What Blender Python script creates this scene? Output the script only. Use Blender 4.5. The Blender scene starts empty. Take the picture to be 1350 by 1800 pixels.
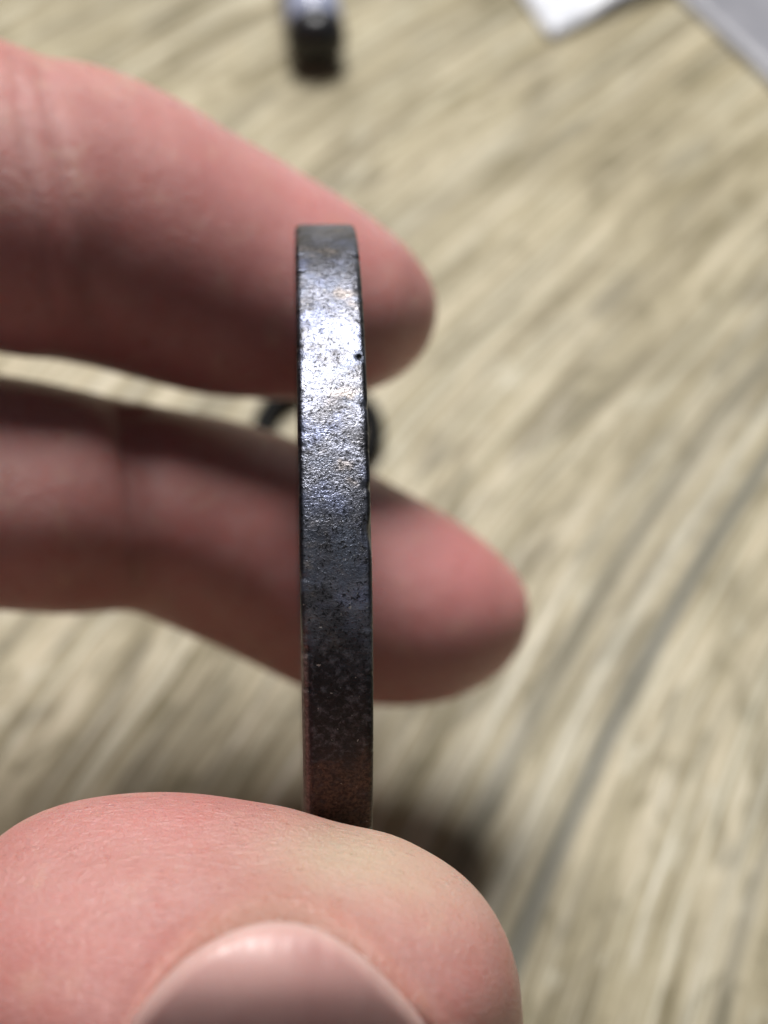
import bpy, bmesh, math, random
import numpy as np
from mathutils import Vector, Matrix, noise

random.seed(4); rng = np.random.default_rng(4)
S = bpy.context.scene
C = S.collection
MM = 0.001

# ------------------------------------------------------------------ camera
# lengths below are in millimetres unless said otherwise, the scene is in metres
H = 93.5                       # camera height above the table
PITCH = math.radians(55)        # looking down
FPX = 2800.0                    # focal length in photo pixels (1350 x 1800)
RIGHT = Vector((1, 0, 0))
UP = Vector((0, math.sin(PITCH), math.cos(PITCH)))
FWD = Vector((0, math.cos(PITCH), -math.sin(PITCH)))
CAM = Vector((0, 0, H))

cd = bpy.data.cameras.new('camera')
cam = bpy.data.objects.new('camera', cd); C.objects.link(cam)
cam.location = CAM * MM
cam.rotation_euler = (math.pi / 2 - PITCH, 0, 0)
cd.sensor_fit = 'VERTICAL'; cd.sensor_height = 24.0
cd.lens = FPX / 1800 * 24.0
cd.clip_start = 0.001; cd.clip_end = 10
cd.dof.use_dof = True
cd.dof.focus_distance = 56.2 * MM
cd.dof.aperture_fstop = cd.lens / 1.35
S.camera = cam

# ------------------------------------------------------------------ light
S.view_settings.view_transform = 'Standard'
S.view_settings.look = 'None'
S.view_settings.exposure = 0.0
S.view_settings.gamma = 1.0
S.render.resolution_x = 768; S.render.resolution_y = 1024

w = bpy.data.worlds.new('World'); S.world = w; w.use_nodes = True
bg = w.node_tree.nodes['Background']
bg.inputs[0].default_value = (0.86, 0.93, 1.0, 1); bg.inputs[1].default_value = 0.085

def cam2w(X, Y, Z):
    return CAM + RIGHT * X + UP * Y + FWD * Z

ld = bpy.data.lights.new('desk_lamp_light', 'AREA')
ld.shape = 'DISK'; ld.size = 0.16; ld.energy = 2.3; ld.color = (1.0, 0.98, 0.95)
lamp = bpy.data.objects.new('desk_lamp_light', ld); C.objects.link(lamp)
LD = (RIGHT * -0.03 + UP * 0.94 + FWD * -0.34).normalized()
lamp.location = (cam2w(-2, 0, 72) + LD * 380) * MM
lamp.rotation_euler = LD.to_track_quat('Z', 'Y').to_euler()

# ------------------------------------------------------------------ helpers
def P(px, py, z):               # photo pixel at a given depth (mm) -> world mm
    return cam2w((px - 675) / FPX * z, (900 - py) / FPX * z, z)

def T(px, py, z=0.0):           # photo pixel -> point on the horizontal plane at height z
    d = RIGHT * ((px - 675) / FPX) + UP * ((900 - py) / FPX) + FWD
    return CAM + d * ((CAM.z - z) / -d.z)

def link(name, me, mat=None, parent=None):
    o = bpy.data.objects.new(name, me); C.objects.link(o)
    if mat: me.materials.append(mat)
    if parent: o.parent = parent
    return o

def tag(o, label=None, cat=None, kind=None):
    if label: o['label'] = label
    if cat: o['category'] = cat
    if kind: o['kind'] = kind
    return o

def mesh(name, verts, faces, smooth=True):
    me = bpy.data.meshes.new(name)
    me.from_pydata([tuple(v) for v in verts], [], faces); me.update()
    if smooth: me.polygons.foreach_set('use_smooth', [True] * len(me.polygons))
    return me

def recenter(o, origin):        # put the object's origin at its base
    o.data.transform(Matrix.Translation(-origin)); o.location = origin

class N:                        # small node-tree writer
    def __init__(s, name):
        s.m = bpy.data.materials.new(name); s.m.use_nodes = True
        s.t = s.m.node_tree; s.b = s.t.nodes['Principled BSDF']
    def n(s, typ, **kw):
        x = s.t.nodes.new(typ)
        ins = kw.pop('ins', {})
        for k, v in kw.items(): setattr(x, k, v)
        for k, v in ins.items(): s.put(x.inputs[k], v)
        return x
    def put(s, sock, v):
        if isinstance(v, bpy.types.NodeSocket): s.t.links.new(v, sock)
        else: sock.default_value = v
    def math(s, op, a, b=0.0, c=0.0, clamp=False):
        x = s.n('ShaderNodeMath', operation=op, use_clamp=clamp)
        s.put(x.inputs[0], a); s.put(x.inputs[1], b)
        if len(x.inputs) > 2: s.put(x.inputs[2], c)
        return x.outputs[0]
    def sstep(s, x, a, b, lo=0.0, hi=1.0):
        m = s.n('ShaderNodeMapRange', interpolation_type='SMOOTHSTEP')
        s.put(m.inputs['Value'], x); s.put(m.inputs['From Min'], a); s.put(m.inputs['From Max'], b)
        s.put(m.inputs['To Min'], lo); s.put(m.inputs['To Max'], hi)
        return m.outputs[0]
    def noise(s, vec, scale, detail=3, rough=0.55, dist=0.0):
        x = s.n('ShaderNodeTexNoise', ins={'Vector': vec, 'Scale': scale, 'Detail': detail, 'Roughness': rough, 'Distortion': dist})
        return x.outputs['Fac']
    def mix(s, f, a, b, mode='MIX'):
        x = s.n('ShaderNodeMix', data_type='RGBA', blend_type=mode)
        s.put(x.inputs[0], f); s.put(x.inputs[6], a); s.put(x.inputs[7], b)
        return x.outputs[2]
    def comb(s, x, y, z=0.0):
        c = s.n('ShaderNodeCombineXYZ')
        for i, v in enumerate((x, y, z)): s.put(c.inputs[i], v)
        return c.outputs[0]
    def sep(s, v):
        c = s.n('ShaderNodeSeparateXYZ', ins={0: v}); return c.outputs
    def obj(s): return s.n('ShaderNodeTexCoord').outputs['Object']
    def bump(s, h, dist, strength=1.0, normal=None):
        b = s.n('ShaderNodeBump', ins={'Height': h, 'Distance': dist, 'Strength': strength})
        if normal: s.put(b.inputs['Normal'], normal)
        return b.outputs[0]
    def set(s, **kw):
        for k, v in kw.items(): s.put(s.b.inputs[k.replace('_', ' ')], v)
        return s.m

def rgb(r, g, b): return (r, g, b, 1)

# ------------------------------------------------------------------ materials
def mat_table():
    k = N('pale_wood_laminate')
    x, y, z = k.sep(k.obj())
    x = k.math('MULTIPLY', x, 1000.0); y = k.math('MULTIPLY', y, 1000.0)
    wob = k.noise(k.comb(x, y), 0.022, 2)
    wob = k.math('MULTIPLY', k.math('SUBTRACT', wob, 0.5), 5.5)
    y50 = k.math('SUBTRACT', y, 50.0)
    v = k.math('SUBTRACT', x, k.math('MULTIPLY', y50, 0.53))
    v = k.math('SUBTRACT', v, k.math('MULTIPLY', k.math('MULTIPLY', y50, y50), 0.0036))
    v = k.math('ADD', v, wob)
    g1 = k.noise(k.comb(k.math('MULTIPLY', v, 0.50), k.math('MULTIPLY', y, 0.075)), 1.0, 4, 0.6, 0.25)
    g2 = k.noise(k.comb(k.math('MULTIPLY', v, 1.15), k.math('MULTIPLY', y, 0.075), 7.3), 1.0, 4, 0.65, 0.15)
    bl = k.noise(k.comb(k.math('MULTIPLY', v, 0.26), k.math('MULTIPLY', y, 0.085), 3.1), 1.0, 3, 0.55, 0.8)
    fine = k.noise(k.comb(k.math('MULTIPLY', v, 6.0), k.math('MULTIPLY', y, 0.25), 1.3), 1.0, 3, 0.6)
    pale = rgb(0.53, 0.462, 0.325); mid = rgb(0.355, 0.305, 0.19); dark = rgb(0.135, 0.11, 0.055); grey = rgb(0.15, 0.142, 0.105)
    c = k.mix(k.sstep(g1, 0.38, 0.62), mid, pale)
    c = k.mix(k.sstep(bl, 0.50, 0.68, 0, 0.7), c, dark)
    c = k.mix(k.sstep(g2, 0.56, 0.72, 0, 0.65), c, rgb(0.60, 0.555, 0.455))
    c = k.mix(k.sstep(g2, 0.46, 0.32, 0, 0.7), c, dark)
    c = k.mix(k.sstep(fine, 0.55, 0.75, 0, 0.3), c, dark)
    sp = k.noise(k.comb(k.math('MULTIPLY', v, 0.36), k.math('MULTIPLY', y, 0.15), 8.8), 1.0, 3, 0.6, 1.0)
    c = k.mix(k.sstep(sp, 0.52, 0.66, 0, 0.72), c, rgb(0.18, 0.15, 0.072))
    c = k.mix(k.sstep(sp, 0.42, 0.30, 0, 0.55), c, rgb(0.62, 0.58, 0.46))
    hair = k.noise(k.comb(k.math('MULTIPLY', v, 2.6), k.math('MULTIPLY', y, 0.03), 2.2), 1.0, 2, 0.5)
    c = k.mix(k.sstep(hair, 0.60, 0.68, 0, 0.65), c, rgb(0.66, 0.63, 0.52))
    c = k.mix(k.sstep(hair, 0.40, 0.32, 0, 0.65), c, dark)
    # long grey pore lines of the printed grain
    v = k.math('SUBTRACT', v, k.math('MULTIPLY', wob, 0.75))
    for v0, wd, a in ((15.9, 1.25, 0.95), (10.2, 1.4, 0.6), (29.0, 0.9, 0.5), (36.5, 1.3, 0.5), (-28.0, 1.0, 0.4)):
        d = k.math('ABSOLUTE', k.math('SUBTRACT', v, v0))
        wn = k.noise(k.comb(v0 * 3.7, k.math('MULTIPLY', y, 0.06)), 1.0, 2)
        c = k.mix(k.math('MULTIPLY', k.sstep(d, wd, wd * 0.2, 0, a), k.sstep(wn, 0.18, 0.36)), c, grey)
        d2 = k.math('ABSOLUTE', k.math('SUBTRACT', v, v0 - wd * 2.0))
        c = k.mix(k.math('MULTIPLY', k.sstep(d2, wd * 0.8, 0.0, 0, a * 0.5), k.sstep(wn, 0.18, 0.36)), c, rgb(0.66, 0.63, 0.54))
    cl = k.noise(k.comb(x, y, 4.4), 0.075, 3, 0.6)
    c = k.mix(1.0, c, k.mix(k.sstep(cl, 0.3, 0.7), rgb(0.74, 0.73, 0.68), rgb(1.02, 1.02, 1.01)), 'MULTIPLY')
    rough = k.sstep(g2, 0.3, 0.7, 0.60, 0.42)
    nb = k.bump(k.math('ADD', g2, k.math('MULTIPLY', fine, 0.5)), 0.00012, 0.7)
    return k.set(Base_Color=c, Roughness=rough, Normal=nb, Specular_IOR_Level=0.4)

def mat_skin():
    k = N('finger_skin')
    o = k.obj()
    col = k.n('ShaderNodeAttribute', attribute_name='tint').outputs['Color']
    flush, blanch, tan = k.sep(col)
    big = k.noise(o, 190.0, 3, 0.55)
    mot = k.noise(o, 900.0, 4, 0.65)
    c = k.mix(k.sstep(big, 0.3, 0.7), rgb(0.48, 0.218, 0.203), rgb(0.555, 0.293, 0.272))
    c = k.mix(k.sstep(mot, 0.42, 0.72, 0, 0.35), c, rgb(0.52, 0.20, 0.165))
    blo = k.noise(o, 420.0, 3, 0.6, 0.6)
    c = k.mix(k.sstep(blo, 0.52, 0.70, 0, 0.35), c, rgb(0.54, 0.185, 0.175))
    c = k.mix(k.sstep(blo, 0.46, 0.30, 0, 0.45), c, rgb(0.58, 0.37, 0.30))
    c = k.mix(flush, c, rgb(0.58, 0.225, 0.225))
    c = k.mix(blanch, c, rgb(0.55, 0.42, 0.315))
    c = k.mix(tan, c, rgb(0.38, 0.20, 0.12))  # browner thumb, and the brown shade painted along the nail edge
    # skin relief: fine interrupted furrows
    wv = k.n('ShaderNodeMapping', ins={'Vector': o, 'Rotation': (0.5, 0.3, 0.7), 'Scale': (1.0, 2.4, 1.5)}).outputs[0]
    r1 = k.noise(wv, 1500.0, 2, 0.5, 0.6)
    wv2 = k.n('ShaderNodeMapping', ins={'Vector': o, 'Rotation': (-0.4, 0.9, -0.5), 'Scale': (2.2, 1.0, 1.3)}).outputs[0]
    r2 = k.noise(wv2, 1900.0, 2, 0.5, 0.4)
    f1 = k.sstep(k.math('ABSOLUTE', k.math('SUBTRACT', r1, 0.5)), 0.0, 0.09)
    f2 = k.sstep(k.math('ABSOLUTE', k.math('SUBTRACT', r2, 0.5)), 0.0, 0.08)
    ridge = k.noise(wv, 3600.0, 4, 0.65)
    patch = k.sstep(k.noise(o, 140.0, 2), 0.3, 0.65, 0.45, 1.0)
    hgt = k.math('MULTIPLY', k.math('ADD', k.math('ADD', k.math('MULTIPLY', f1, 0.2), k.math('MULTIPLY', f2, 0.2)), k.math('ADD', ridge, r1)), patch)
    nb = k.bump(hgt, 0.00009, 0.8)
    nb = k.bump(big, 0.0006, 0.3, nb)
    rough = k.sstep(ridge, 0.3, 0.7, 0.42, 0.26)
    damp = k.sstep(k.noise(o, 800.0, 3, 0.7), 0.60, 0.68)
    rough = k.math('SUBTRACT', rough, k.math('MULTIPLY', damp, 0.14))
    k.b.subsurface_method = 'RANDOM_WALK'
    return k.set(Base_Color=c, Roughness=rough, Normal=nb, Specular_IOR_Level=0.62,
                 Subsurface_Weight=0.9, Subsurface_Radius=(1.0, 0.36, 0.24), Subsurface_Scale=0.0019)

def mat_nail():
    k = N('thumb_nail_plate')
    o = k.obj()
    n1 = k.noise(o, 300.0, 2)
    st = k.n('ShaderNodeMapping', ins={'Vector': o, 'Scale': (1.0, 0.12, 0.12)}).outputs[0]
    n2 = k.noise(st, 2500.0, 3)
    c = k.mix(k.sstep(n1, 0.35, 0.65), rgb(0.52, 0.285, 0.265), rgb(0.60, 0.36, 0.335))
    edge = k.n('ShaderNodeAttribute', attribute_name='edge').outputs['Fac']
    c = k.mix(k.math('MULTIPLY', edge, 0.7), c, rgb(0.66, 0.50, 0.45))
    return k.set(Base_Color=c, Roughness=k.sstep(n2, 0.3, 0.7, 0.36, 0.48), Normal=k.bump(n2, 0.00008, 0.7), Subsurface_Weight=0.5,
                 Subsurface_Radius=(1.0, 0.5, 0.35), Subsurface_Scale=0.0008, Specular_IOR_Level=0.55)

def mat_coin():
    k = N('tarnished_coin_metal')
    o = k.obj()
    x, y, z = k.sep(o)
    y = k.math('MULTIPLY', y, 1000.0); z = k.math('MULTIPLY', z, 1000.0)
    grain = k.noise(o, 11000.0, 2, 0.75)
    grain2 = k.noise(o, 7200.0, 3, 0.75, 0.2)
    med = k.noise(o, 1900.0, 5, 0.68, 0.5)
    big = k.noise(o, 430.0, 3, 0.55, 0.8)
    hue = k.noise(o, 700.0, 3, 0.6)
    # black sulphide toning over silver-blue metal
    c = k.mix(k.sstep(big, 0.36, 0.64), rgb(0.125, 0.125, 0.14), rgb(0.27, 0.28, 0.34))
    c = k.mix(k.sstep(hue, 0.50, 0.72, 0, 0.6), c, rgb(0.29, 0.33, 0.52))
    c = k.mix(k.sstep(hue, 0.46, 0.30, 0, 0.6), c, rgb(0.42, 0.36, 0.32))
    c = k.mix(k.sstep(med, 0.54, 0.70, 0, 0.7), c, rgb(0.035, 0.033, 0.036))
    c = k.mix(k.sstep(grain2, 0.52, 0.62, 0, 0.88), c, rgb(0.02, 0.02, 0.022))
    c = k.mix(k.sstep(grain, 0.66, 0.74, 0, 0.55), c, rgb(0.62, 0.61, 0.58))
    # heavy black crust on the lower third, worn brown copper below it
    yn = k.math('ADD', y, k.math('MULTIPLY', k.math('SUBTRACT', big, 0.5), 4.0))
    crust = k.sstep(yn, 1.5, -4.5, 0, 0.95)
    c = k.mix(crust, c, k.mix(k.sstep(k.noise(o, 3900.0, 4, 0.7, 0.3), 0.46, 0.74), rgb(0.004, 0.004, 0.005), rgb(0.085, 0.085, 0.1)))
    cop = k.math('MULTIPLY', k.sstep(yn, -6.2, -7.4), k.sstep(med, 0.30, 0.60, 0.35, 1.0))
    c = k.mix(cop, c, k.mix(k.sstep(grain2, 0.4, 0.6), rgb(0.03, 0.018, 0.014), rgb(0.11, 0.068, 0.05)))
    # bared copper on the chipped left arris, rubbed specks along both
    strip = k.math('MULTIPLY', k.sstep(z, -0.98, -1.10), k.sstep(y, -0.8, -3.5))
    c = k.mix(k.math('MULTIPLY', strip, 0.9), c, k.mix(k.sstep(grain2, 0.4, 0.62), rgb(0.11, 0.08, 0.075), rgb(0.25, 0.18, 0.165)))
    arr = k.sstep(k.math('ABSOLUTE', z), 1.06, 1.17)
    c = k.mix(k.math('MULTIPLY', arr, k.sstep(y, -3.5, -0.5, 0.0, 0.85)), c, rgb(0.02, 0.02, 0.024))
    blue = k.math('MULTIPLY', k.sstep(k.noise(o, 620.0, 2, 0.5, 0.5), 0.56, 0.63), k.math('MULTIPLY', k.sstep(yn, -3.0, -1.0), k.sstep(med, 0.6, 0.45)))
    c = k.mix(k.math('MULTIPLY', blue, 0.55), c, rgb(0.17, 0.19, 0.25))
    bp = k.n('ShaderNodeVectorMath', operation='DISTANCE', ins={0: k.comb(k.math('MULTIPLY', y, 0.62), z), 1: (0.5, 0.35, 0)}).outputs['Value']
    bp = k.math('ADD', bp, k.math('MULTIPLY', k.math('SUBTRACT', med, 0.5), 1.3))
    c = k.mix(k.math('MULTIPLY', k.sstep(bp, 0.56, 0.36, 0, 0.8), k.sstep(grain2, 0.62, 0.45)), c, rgb(0.19, 0.215, 0.28))
    # pit near the right arris
    pit = k.n('ShaderNodeVectorMath', operation='DISTANCE', ins={0: k.comb(y, z), 1: (7.7, 1.02, 0)}).outputs['Value']
    c = k.mix(k.sstep(pit, 0.16, 0.07), c, rgb(0.006, 0.006, 0.006))
    speck = k.sstep(k.noise(o, 5200.0, 2, 0.6), 0.70, 0.76)
    c = k.mix(k.math('MULTIPLY', speck, 0.7), c, rgb(0.5, 0.49, 0.47))
    metal = k.math('SUBTRACT', 0.92, k.math('MULTIPLY', crust, 0.75))
    rough = k.math('ADD', k.sstep(med, 0.3, 0.7, 0.30, 0.42), k.math('MULTIPLY', crust, 0.05))
    hgt = k.math('ADD', k.math('MULTIPLY', grain, 0.7), k.math('MULTIPLY', grain2, 0.9))
    nb = k.bump(hgt, 0.000029, 1.0)
    nb = k.bump(med, 0.00004, 0.5, nb)
    return k.set(Base_Color=c, Metallic=metal, Roughness=rough, Normal=nb, Specular_IOR_Level=0.25)

def mat_simple(name, col, rough, metal=0.0, var=0.15, scale=300.0, **kw):
    k = N(name)
    n = k.noise(k.obj(), scale, 4, 0.6)
    lo = tuple(v * (1 - var) for v in col) + (1,); hi = tuple(min(1, v * (1 + var)) for v in col) + (1,)
    return k.set(Base_Color=k.mix(k.sstep(n, 0.3, 0.7), lo, hi), Roughness=k.sstep(n, 0.3, 0.7, rough * 0.85, rough * 1.15),
                 Metallic=metal, Normal=k.bump(n, 0.00008, 0.4), **kw)

# ------------------------------------------------------------------ table
bm = bmesh.new()
bmesh.ops.create_cube(bm, size=1.0)
bmesh.ops.scale(bm, vec=(0.9, 0.8, 0.022), verts=bm.verts)
bmesh.ops.translate(bm, vec=(0.05, 0.16, -0.011), verts=bm.verts)
bmesh.ops.bevel(bm, geom=bm.edges[:], offset=0.0015, segments=2, affect='EDGES')
me = bpy.data.meshes.new('table_top'); bm.to_mesh(me); bm.free()
table = link('table_top', me, mat_table())
tag(table, 'pale beige streaky wood table top beneath the hand', None, 'structure')

# ------------------------------------------------------------------ coin
def build_coin():
    R, HT = 15.0, 1.27
    Zc, Yc = 70.45, -2.52
    b, c = -0.0161, -0.0512
    Xc = 1.14 + b * Yc + c * Zc
    n = Vector((1, -b, -c)).normalized()                       # camera space X, Y, depth
    away = Vector((Xc, Yc, Zc)); towards = away; ex = (towards - n * towards.dot(n)).normalized()
    ey = Vector((0, 1, 0)); ey = (ey - n * ey.dot(n) - ex * ey.dot(ex)).normalized()
    w3 = lambda v: (RIGHT * v[0] + UP * v[1] + FWD * v[2])
    ez_w, ex_w, ey_w = w3(n), w3(ex), w3(ey)
    if ex_w.cross(ey_w).dot(ez_w) < 0: raise RuntimeError('coin frame handed wrong')
    NA = 1300
    # profile across the edge: (radius offset, axial) from left face centre to right face centre
    prof = [(-15.0, -0.85), (-12, -0.86), (-7, -0.90), (-4.2, -0.92), (-2.0, -0.95), (-1.55, -1.0), (-1.35, -1.2), (-1.1, -1.26), (-0.5, -1.27), (-0.22, -1.262), (-0.13, -1.235), (-0.07, -1.19), (-0.03, -1.13), (-0.01, -1.05)]
    mids = [(0.0, -0.95 + 1.9 * i / 20) for i in range(21)]
    full = prof + mids + [(r, -a) for r, a in reversed(prof)]
    NP = len(full)
    V = []; F = []
    for i in range(NA):
        th = 2 * math.pi * i / NA
        ct, st = math.cos(th), math.sin(th)
        for r, a in full:
            rr = R + r
            y = st * R
            chip = 0.0
            if abs(a) > 1.0 and r > -0.6:                      # worn, chipped arrises
                q = noise.noise(Vector((ct * 30, st * 30, 5 + (3 if a > 0 else -3)))) * 0.5 + 0.35 * noise.noise(Vector((ct * 60, st * 60, 9 + (3 if a > 0 else -3))))
                chip = max(0.0, q - 0.10) * 0.22
                if a < 0 and ct < 0:
                    chip += 0.10 * max(0.0, min(1.0, (-y - 0.5) / 4)) * (0.8 + 0.4 * noise.noise(Vector((0, st * 12, 2))))
                if a > 0 and ct < 0:                           # a bent-in nick on the right arris
                    chip += 0.12 * math.exp(-((y - 1.3) / 0.5) ** 2)
            dr = 0.0
            if r > -0.6:
                p = Vector((ct * R, st * R, a))
                dr = 0.014 * noise.noise(p * 0.7) + 0.006 * noise.noise(p * 2.4) + 0.006 * noise.noise(p * 7.0)
                if ct < 0:
                    pd = math.hypot(y - 7.7, a - 1.02)
                    dr -= 0.14 * math.exp(-(pd / 0.11) ** 2)
            rr = rr + dr - chip
            aa = a - math.copysign(chip * 0.8, a) if r > -0.3 else a
            V.append(Vector((ct * rr, st * rr, aa)) * MM)
    for i in range(NA):
        j = (i + 1) % NA
        for q in range(1, NP - 2):
            F.append((i * NP + q, j * NP + q, j * NP + q + 1, i * NP + q + 1))
    cl = len(V); V.append(Vector((0, 0, -0.85)) * MM); cr = len(V); V.append(Vector((0, 0, 0.85)) * MM)
    for i in range(NA):
        j = (i + 1) % NA
        F.append((cl, j * NP + 1, i * NP + 1)); F.append((cr, i * NP + NP - 2, j * NP + NP - 2))
    bm = bmesh.new()
    me = mesh('coin', V, F)
    bm.from_mesh(me)
    loose = [v for v in bm.verts if not v.link_faces]
    bmesh.ops.delete(bm, geom=loose, context='VERTS')
    bmesh.ops.recalc_face_normals(bm, faces=bm.faces)
    bm.to_mesh(me); bm.free()
    o = link('coin', me, mat_coin())
    M = Matrix.Identity(4)
    for r in range(3):
        M[r][0] = ex_w[r]; M[r][1] = ey_w[r]; M[r][2] = ez_w[r]
    ctr = cam2w(Xc, Yc, Zc) * MM
    for r in range(3): M[r][3] = ctr[r]
    o.matrix_world = M
    tag(o, 'blackened worn metal coin held edge-on between thumb and fingertips', 'coin')
    return o
coin = build_coin()

# ------------------------------------------------------------------ hand
def px2c(px, py, z): return Vector(((px - 675) / FPX * z, (900 - py) / FPX * z, z))

def loft(st, nseg=40, sub=6, level=False):
    """st: list of (centre in camera space mm, half-width across, half-depth); returns verts (camera space), faces"""
    cs = np.array([list(s[0]) + [s[1], s[2]] for s in st])
    t = np.arange(len(cs))
    tt = np.linspace(0, len(cs) - 1, (len(cs) - 1) * sub + 1)
    def cr(a):                                      # Catmull-Rom
        out = []
        for u in tt:
            i = min(int(u), len(cs) - 2); f = u - i
            p0 = a[max(i - 1, 0)]; p1 = a[i]; p2 = a[i + 1]; p3 = a[min(i + 2, len(cs) - 1)]
            out.append(0.5 * (2 * p1 + (p2 - p0) * f + (2 * p0 - 5 * p1 + 4 * p2 - p3) * f * f + (3 * p1 - p0 - 3 * p2 + p3) * f ** 3))
        return np.array(out)
    A = cr(cs)
    V = []; F = []
    prevn = None
    for i in range(len(A)):
        a = A[max(i - 1, 0)][:3]; b = A[min(i + 1, len(A) - 1)][:3]
        tan = Vector(b - a).normalized()
        dep = Vector((0, 0, 1))
        if abs(tan.z) > 0.9: dep = Vector((0, 1, 0))
        n1 = dep.cross(tan).normalized()
        if prevn and prevn.dot(n1) < 0: n1 = -n1
        prevn = n1
        n2 = tan.cross(n1).normalized()
        if level: n1, n2 = Vector((1, 0, 0)), Vector((0, 0, 1))
        for k in range(nseg):
            th = 2 * math.pi * k / nseg
            V.append(Vector(A[i][:3]) + n1 * max(A[i][3], 0.02) * math.cos(th) + n2 * max(A[i][4], 0.02) * math.sin(th))
    for i in range(len(A) - 1):
        for k in range(nseg):
            q = (k + 1) % nseg
            F.append((i * nseg + k, i * nseg + q, (i + 1) * nseg + q, (i + 1) * nseg + k))
    V.append(Vector(A[0][:3])); F += [(len(V) - 1, (k + 1) % nseg, k) for k in range(nseg)]
    L = (len(A) - 1) * nseg
    V.append(Vector(A[-1][:3])); F += [(len(V) - 1, L + k, L + (k + 1) % nseg) for k in range(nseg)]
    return V, F

def pxst(px, py, z, hw, hd): return (px2c(px, py, z), hw / FPX * z, hd)
W = lambda x, y, z, a, b: (Vector((x, y, z)), a, b)

upper = [W(-112, 26, 70, 10, 10), W(-72, 25, 66, 9.5, 9.5), W(-46, 23.6, 71, 8.4, 8.2), W(-32, 20.2, 76.5, 7.5, 7.5),
         pxst(0, 353, 80.5, 261, 7.4), pxst(110, 373, 82.2, 259, 7.4), pxst(210, 404, 83.4, 248, 7.3), pxst(310, 446, 84.6, 233, 7.1), pxst(410, 484, 85.6, 219, 6.8),
         pxst(500, 512, 86.2, 198, 6.5), pxst(580, 533, 86.6, 175, 6.1), pxst(650, 546, 86.8, 148, 5.4), pxst(705, 553, 86.9, 116, 4.5),
         pxst(744, 557, 86.9, 76, 3.0), pxst(763, 559, 86.9, 40, 1.6), pxst(770, 560, 86.9, 8, 0.3)]
lower = [W(-112, 6, 74, 10, 10), W(-70, 5, 74, 9.3, 9.3), W(-46, 3.5, 79, 8.2, 7.8), W(-32, 2.2, 82, 7.0, 7.0),
         pxst(0, 866, 84, 207, 6.3), pxst(130, 883, 85.8, 197, 6.2), pxst(250, 893, 87.6, 183, 6.0), pxst(350, 919, 89.4, 190, 6.2), pxst(450, 955, 90.6, 194, 6.2),
         pxst(540, 996, 91.2, 197, 6.2), pxst(620, 1034, 91.4, 194, 6.1), pxst(700, 1060, 91.5, 184, 5.9), pxst(780, 1074, 91.6, 162, 5.4), pxst(850, 1078, 91.8, 126, 4.4),
         pxst(897, 1078, 91.9, 84, 3.1), pxst(922, 1078, 92, 42, 1.6), pxst(931, 1078, 92, 8, 0.3)]
# thumb seen from its nail side, pointing up at the coin
def th(y, xl, xr, z, hd): return pxst((xl + xr) / 2, y, z, (xr - xl) / 2, hd)
thumb_base = [W(-110, -8, 74, 15, 13), W(-84, -28, 69, 13, 12), W(-52, -42, 65, 11.2, 10.5), W(-27, -44, 62.5, 10.6, 9.8), W(-12, -38, 62, 10.3, 9.4),
         W(-7, -28, 60, 9.6, 8.8), W(-5.6, -19, 56, 6.5, 5.5)]
thumb_tip = [th(2250, -130, 905, 61.5, 8.6), th(2100, -140, 914, 58.6, 8.7), th(1950, -142, 920, 55.9, 8.7), th(1800, -138, 918, 53.8, 8.5), th(1700, -124, 909, 52.9, 8.1), th(1630, -104, 886, 53.0, 7.3), th(1575, -80, 850, 53.4, 6.6),
         th(1530, -58, 800, 54.0, 5.6), th(1492, -30, 728, 54.5, 4.6), th(1462, 0, 646, 55.0, 3.6), th(1435, 42, 530, 55.4, 2.7), th(1415, 92, 448, 55.6, 1.9), th(1402, 150, 375, 55.8, 1.2), th(1396, 205, 320, 55.9, 0.6), th(1394, 250, 275, 55.9, 0.25)]
ring_f = [W(-118, 42, 72, 9, 9), W(-78, 42, 66, 9, 9), W(-54, 43, 62, 8.4, 8.2), W(-46, 43, 52, 7.8, 7.6), W(-54, 40, 43, 7.2, 7), W(-68, 38, 43, 6.4, 6.2), W(-76, 38, 47, 4.5, 4.3), W(-80, 38, 49, 1, 1)]
little = [W(-118, 58, 76, 8, 8), W(-84, 58, 70, 7.8, 7.8), W(-64, 58, 65, 7.2, 7), W(-57, 57, 56, 6.6, 6.5), W(-63, 54, 48, 6.2, 6), W(-75, 52, 48, 5.5, 5.3), W(-82, 51, 51, 3.6, 3.5), W(-85, 51, 53, 1, 1)]
palm = [W(-190, 22, 84, 22, 17), W(-165, 22, 82, 24, 17), W(-140, 24, 78, 32, 16), W(-115, 28, 73, 38, 14.5), W(-90, 32, 69, 38, 12.5), W(-74, 33, 67, 34, 9.5), W(-68, 33, 67, 28, 5)]

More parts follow.
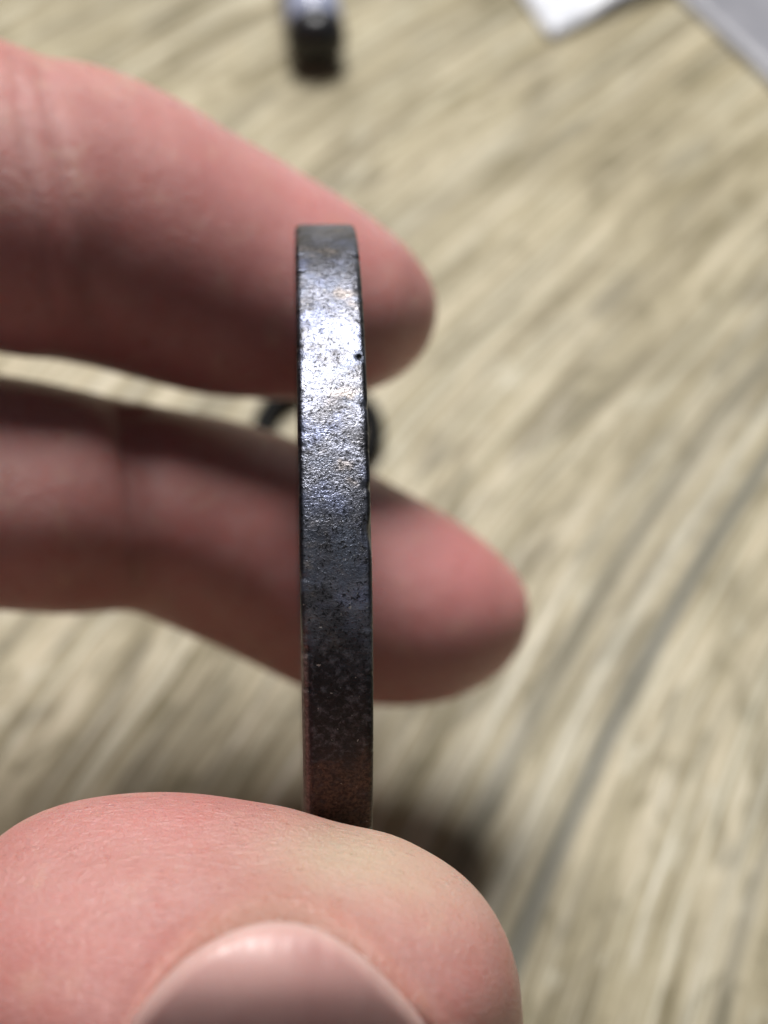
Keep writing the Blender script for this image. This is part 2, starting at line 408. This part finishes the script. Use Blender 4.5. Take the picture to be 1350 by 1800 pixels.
def build_hand():
    V = []; F = []
    for st in (upper, lower, thumb_base, thumb_tip, ring_f, little, palm):
        v, f = loft(st, level=st is thumb_tip)
        o = len(V); V += v; F += [tuple(i + o for i in q) for q in f]
    Vw = [(CAM + RIGHT * p.x + UP * p.y + FWD * p.z) * MM for p in V]
    me = mesh('hand_rough', Vw, F)
    bm = bmesh.new(); bm.from_mesh(me); 
    bmesh.ops.recalc_face_normals(bm, faces=bm.faces); bm.to_mesh(me); bm.free()
    tmp = bpy.data.objects.new('tmp', me); C.objects.link(tmp)
    m = tmp.modifiers.new('r', 'REMESH'); m.mode = 'VOXEL'; m.voxel_size = 0.00034; m.use_smooth_shade = True
    m = tmp.modifiers.new('s', 'SMOOTH'); m.factor = 0.5; m.iterations = 18
    dg = bpy.context.evaluated_depsgraph_get()
    hm = bpy.data.meshes.new_from_object(tmp.evaluated_get(dg))
    bpy.data.objects.remove(tmp); bpy.data.meshes.remove(me)
    n = len(hm.vertices)
    co = np.empty(n * 3); hm.vertices.foreach_get('co', co); co = co.reshape(-1, 3)
    no = np.empty(n * 3); hm.vertices.foreach_get('normal', no); no = no.reshape(-1, 3)
    # camera space in mm and photo pixels
    d = co / MM - np.array(CAM)
    cx = d @ np.array(RIGHT); cy = d @ np.array(UP); cz = d @ np.array(FWD)
    px = 675 + cx / cz * FPX; py = 900 - cy / cz * FPX
    nz = no @ np.array(FWD)
    isthumb = cz < 66
    isup = (~isthumb) & (py < 715 + 0.0 * px)
    off = np.zeros(n)
    # flexion creases on the two fingers
    def crease(sel, x0, y0, slope, wid, dep, side):
        dd = (px - x0) - (py - y0) * slope
        f = np.exp(-(dd / wid) ** 2) * sel * np.clip(-nz * side, 0, 1)
        return -f * dep
    lowsel = (~isthumb) & (~isup) & (px > -400)
    upsel = isup & (px > -400)
    off += crease(lowsel, 258, 900, 0.12, 40, 0.62, 1) + crease(lowsel, 232, 900, 0.10, 12, 0.2, 1)
    off += crease(upsel, 118, 330, 0.22, 22, 0.20, 1) + crease(upsel, 60, 330, 0.15, 14, 0.12, 1)
    # fleshy pads
    def padf(sel, x0, y0, sx, sy, h): return h * np.exp(-((px - x0) / sx) ** 2 - ((py - y0) / sy) ** 2) * sel * np.clip(-nz, 0, 1)
    off += padf(lowsel, 420, 950, 120, 130, 0.45) + padf(lowsel, 90, 890, 120, 130, 0.4)
    # the nail bed is sunk into the thumb, its wall stands up round it
    arch = nail_arch(px)
    ins = isthumb & (nz < 0.2)
    edge = (py - arch)
    off += ins * (-0.80 * (1 / (1 + np.exp(-edge / 17.0))) * (py < 2150) * (px > 120) * (px < 900))
    off += ins * (0.28 * np.exp(-((edge + 55) / 45) ** 2) * (px > 150) * (px < 850))
    # flesh pressed in where the coin bears on the thumb
    off += isthumb * (-0.09 * np.exp(-((px - 597) / 58) ** 2) + 0.07 * np.exp(-((px - 490) / 50) ** 2) + 0.07 * np.exp(-((px - 710) / 50) ** 2)) * np.exp(-((py - 1450) / 45) ** 2)
    # fine unevenness of flesh
    lump = np.zeros(n)
    for i in np.nonzero(np.abs(px - 600) < 900)[0]: lump[i] = noise.noise(Vector(co[i]) * 160.0)
    off += 0.12 * lump
    co2 = co + no * (off * MM)[:, None]
    hm.vertices.foreach_set('co', co2.reshape(-1))
    # skin tints: r = flushed, g = pressed pale, b = browner thumb plus shade painted round the nail
    tint = np.zeros((n, 4)); tint[:, 3] = 1
    g = lambda x0, y0, sx, sy: np.exp(-((px - x0) / sx) ** 2 - ((py - y0) / sy) ** 2)
    tint[:, 0] = np.clip(lowsel * 0.5 * g(800, 990, 170, 110) + lowsel * 0.25 * g(800, 1050, 220, 200) + upsel * 0.45 * g(560, 330, 330, 150) + isthumb * 0.25 * g(60, 1640, 260, 230) + isthumb * 0.3 * g(300, 1440, 260, 60), 0, 1)
    tint[:, 1] = np.clip(isthumb * 0.9 * g(610, 1500, 150, 75) + isthumb * 0.35 * g(780, 1560, 130, 90), 0, 1)
    tint[:, 2] = np.clip(isthumb * 0.5 * np.exp(-((edge + 30) / 45) ** 2) * g(500, 1640, 330, 260) + isthumb * 0.10, 0, 1)  # band beyond the nail's free edge is shade put into the colour
    at = hm.attributes.new('tint', 'FLOAT_COLOR', 'POINT')
    at.data.foreach_set('color', tint.reshape(-1))
    hm.polygons.foreach_set('use_smooth', [True] * len(hm.polygons))
    hm.materials.clear(); hm.name = 'hand'
    o = link('hand', hm, mat_skin())
    hm.update()
    return o

def nail_arch(x):
    """free edge of the thumb nail in photo pixels"""
    xs = np.array([120, 200, 240, 300, 400, 450, 500, 545, 600, 660, 720, 800, 900], float)
    ys = np.array([2150, 1900, 1810, 1722, 1650, 1633, 1628, 1636, 1668, 1722, 1790, 1890, 2100], float)
    f = sum(np.interp(x + d, xs, ys) for d in (-60, -40, -20, 0, 20, 40, 60)) / 7
    return f + 14

hand = build_hand()
tag(hand, 'bare hand pinching the coin between thumb and two fingertips', 'hand')

def build_nail():
    NU, NV = 60, 50
    V = []; E = []; top = {}
    ys = [900 - q[0].y / q[0].z * FPX for q in reversed(thumb_tip)]
    col = lambda f: [f(q) for q in reversed(thumb_tip)]
    sx, sz = col(lambda q: q[0].x), col(lambda q: q[0].z)
    sw, sd = col(lambda q: q[1]), col(lambda q: q[2])
    def front(x, y):                                           # near side of the thumb without its nail bed
        acc = 0.0
        for dy in (-40, -20, 0, 20, 40):
            xc, zc, hw_, hd = (float(np.interp(y + dy, ys, k)) for k in (sx, sz, sw, sd))
            z = zc - hd
            for _ in range(2):
                q = ((x - 675) / FPX * z - xc) / hw_
                z = zc - hd * math.sqrt(max(0.05, 1 - q * q))
            acc += z / 5
        return acc
    for j in range(NV + 1):
        v = j / NV
        for i in range(NU + 1):
            u = i / NU
            # columns fan between the left and right borders, rows run down from the free edge
            x0 = 205 + (790 - 205) * u
            y0 = float(nail_arch(x0))
            y0 = min(y0, 1900)
            y = y0 + (2190 - y0) * (v ** 1.5)
            x = x0 + (u - 0.5) * 110 * v
            s = abs(u - 0.5) * 2
            z = front(x, y) - (0.10 - 0.5 * s ** 2) - 1.3 * max(0.0, (y - 1640) / 300) ** 1.2 + 0.40 * max(0.0, 1 - v / 0.06) ** 2
            V.append(P(x, y, z) * MM); E.append(max(0.0, 1 - v / 0.10))
    nv = len(V)
    F = []
    for j in range(NV):
        for i in range(NU):
            a = j * (NU + 1) + i
            F.append((a, a + 1, a + NU + 2, a + NU + 1))
    me = mesh('thumb_nail', V, F)
    at = me.attributes.new('edge', 'FLOAT', 'POINT'); at.data.foreach_set('value', E)
    o = link('thumb_nail', me, mat_nail(), hand)
    m = o.modifiers.new('sm', 'SMOOTH'); m.factor = 0.5; m.iterations = 3
    m = o.modifiers.new('th', 'SOLIDIFY'); m.thickness = 0.00045; m.offset = -1
    return o
nail = build_nail()
nail['label'] = 'short rounded thumb nail with a pale free edge'

# ------------------------------------------------------------------ things on the table
def torus(name, R, r, mat, nu=96, nv=20):
    V = []; F = []
    for i in range(nu):
        a = 2 * math.pi * i / nu
        for j in range(nv):
            b = 2 * math.pi * j / nv
            q = R + r * math.cos(b)
            V.append((q * math.cos(a) * MM, q * math.sin(a) * MM, (r * math.sin(b) + r) * MM))
    for i in range(nu):
        for j in range(nv):
            k, l = (i + 1) % nu, (j + 1) % nv
            F.append((i * nv + j, k * nv + j, k * nv + l, i * nv + l))
    return link(name, mesh(name, V, F), mat)
ring = torus('rubber_ring', 4.1, 0.78, mat_simple('black_rubber', (0.006, 0.006, 0.006), 0.8, Specular_IOR_Level=0.2))
ring.location = T(560, 768, 0.0) * MM
tag(ring, 'small black ring lying on the table, seen between the two fingers', 'ring')

def lathe(name, prof, mat, parent, nseg=48):
    """profile (axial, radius) in mm along local +y"""
    V = []; F = []
    for a, r in prof:
        for k in range(nseg):
            t = 2 * math.pi * k / nseg
            V.append((r * math.cos(t) * MM, a * MM, r * math.sin(t) * MM))
    for i in range(len(prof) - 1):
        for k in range(nseg):
            q = (k + 1) % nseg
            F.append((i * nseg + k, i * nseg + q, (i + 1) * nseg + q, (i + 1) * nseg + k))
    F.append(tuple(range(nseg))); F.append(tuple((len(prof) - 1) * nseg + k for k in reversed(range(nseg))))
    me = mesh(name, V, F)
    bm = bmesh.new(); bm.from_mesh(me); bmesh.ops.recalc_face_normals(bm, faces=bm.faces); bm.to_mesh(me); bm.free()
    return link(name, me, mat, parent)

def build_pen():
    r = 2.55
    root = bpy.data.objects.new('pen', None); C.objects.link(root)
    tip = T(560, 122, 0.0); far = T(532, -60, 0.0)
    d = (far - tip).normalized()
    root.location = Vector((tip.x, tip.y, 0)) * MM
    root.rotation_euler = (0, 0, math.atan2(d.y, d.x) - math.pi / 2)
    blk = mat_simple('black_plastic_cap', (0.009, 0.009, 0.012), 0.35)
    cap = lathe('end_cap', [(-0.9, 0.3), (-0.85, r * 0.4), (-0.6, r * 0.68), (-0.1, r * 0.9), (0.6, r), (1.6, r + 0.1), (2.0, r - 0.1), (2.1, r - 0.4)], blk, root)
    bar = lathe('barrel', [(2.1, r - 0.5), (2.15, r - 0.2), (2.4, r), (40, r), (100, r), (125, r - 0.4), (126, r - 1.2)],
                mat_simple('glossy_blue_grey_barrel', (0.34, 0.37, 0.50), 0.16, 0.0), root)
    band = lathe('metal_band', [(44.0, r), (44.1, r + 0.25), (45.6, r + 0.25), (45.7, r)], mat_simple('polished_steel', (0.62, 0.63, 0.68), 0.16, 1.0), root)
    cone = lathe('writing_point', [(126, r - 1.0), (127, r - 0.8), (136, 0.5), (138, 0.3)], mat_simple('steel_point', (0.5, 0.5, 0.5), 0.3, 1.0), root)
    # pocket clip lying along the upper left of the barrel
    bm = bmesh.new(); bmesh.ops.create_cube(bm, size=1.0)
    bmesh.ops.scale(bm, vec=(1.3 * MM, 30 * MM, 0.5 * MM), verts=bm.verts)
    bmesh.ops.bevel(bm, geom=bm.edges[:], offset=0.00018, segments=2, affect='EDGES')
    me = bpy.data.meshes.new('clip'); bm.to_mesh(me); bm.free()
    cl = link('clip', me, bpy.data.materials['polished_steel'], root)
    cl.location = (-1.2 * MM, 29.0 * MM, (r + 0.18) * MM)
    cl.rotation_euler = (0, math.radians(-24), 0)
    for o in (cap, bar, band, cone, cl): o.location.z += r * MM + 0.1 * MM
    tag(root, 'slim pen with a black end cap and shiny grey barrel lying on the table', 'pen')
build_pen()

def sheet(name, corner, d1, d2, L1, L2, thick, hfun, mat, n=44):
    V = []; F = []
    for s in (1, 0):
        for j in range(n + 1):
            for i in range(n + 1):
                a, b = i / n * L1, j / n * L2
                p = corner + d1 * a + d2 * b
                V.append(Vector((p.x, p.y, hfun(a, b) + thick * s)) * MM)
    M = (n + 1) ** 2
    for j in range(n):
        for i in range(n):
            a = j * (n + 1) + i
            F.append((a, a + 1, a + n + 2, a + n + 1)); F.append((M + a, M + a + n + 1, M + a + n + 2, M + a + 1))
    rim = [i for i in range(n + 1)] + [j * (n + 1) + n for j in range(1, n + 1)] + [n * (n + 1) + i for i in range(n - 1, -1, -1)] + [j * (n + 1) for j in range(n - 1, 0, -1)]
    for q in range(len(rim)):
        a, b = rim[q], rim[(q + 1) % len(rim)]
        F.append((a, M + a, M + b, b))
    me = mesh(name, V, F)
    bm = bmesh.new(); bm.from_mesh(me); bmesh.ops.recalc_face_normals(bm, faces=bm.faces); bm.to_mesh(me); bm.free()
    o = link(name, me, mat)
    recenter(o, Vector((corner.x, corner.y, 0)) * MM)
    return o
# folded white packet, its corner lifted off the table
hz = 0.5
tip = T(968, 66, hz)
d1 = (T(880, -60, hz) - tip).normalized(); d2 = (T(1160, -22, hz) - tip).normalized()
def hw(a, b):
    cr = noise.noise(Vector((a * 0.16, b * 0.2, 2))) + 0.6 * abs(noise.noise(Vector((a * 0.33 + b * 0.1, b * 0.31, 6))))
    return 0.12 + 1.3 * min(1.0, b / 14) + 0.9 * min(1, (a + b) / 12) * cr
pk = sheet('packet', tip, d1, d2, 70, 60, 0.5, lambda a, b: max(0.05, hw(a, b)),
           mat_simple('white_glossy_film', (0.80, 0.82, 0.88), 0.12, 0.0, 0.05, Transmission_Weight=0.15))
tag(pk, 'glossy white folded packet corner lifted off the table', 'packet')
# flat grey plastic sleeve
t0 = T(1192, -8, 0.4); t1 = T(1352, 142, 0.4)
e1 = (t1 - t0).normalized(); e2 = Vector((-e1.y, e1.x, 0))
if e2.y < 0: e2 = -e2
sl = sheet('plastic_sleeve', t0 - e1 * 25, e1, e2, 95, 70, 0.3, lambda a, b: 0.12 + 0.5 * abs(noise.noise(Vector((a * 0.07, b * 0.08, 5)))),
           mat_simple('grey_plastic_film', (0.25, 0.25, 0.28), 0.35, 0.0, 0.08))
tag(sl, 'flat grey plastic sleeve lying on the table beside the white packet', 'plastic sleeve')
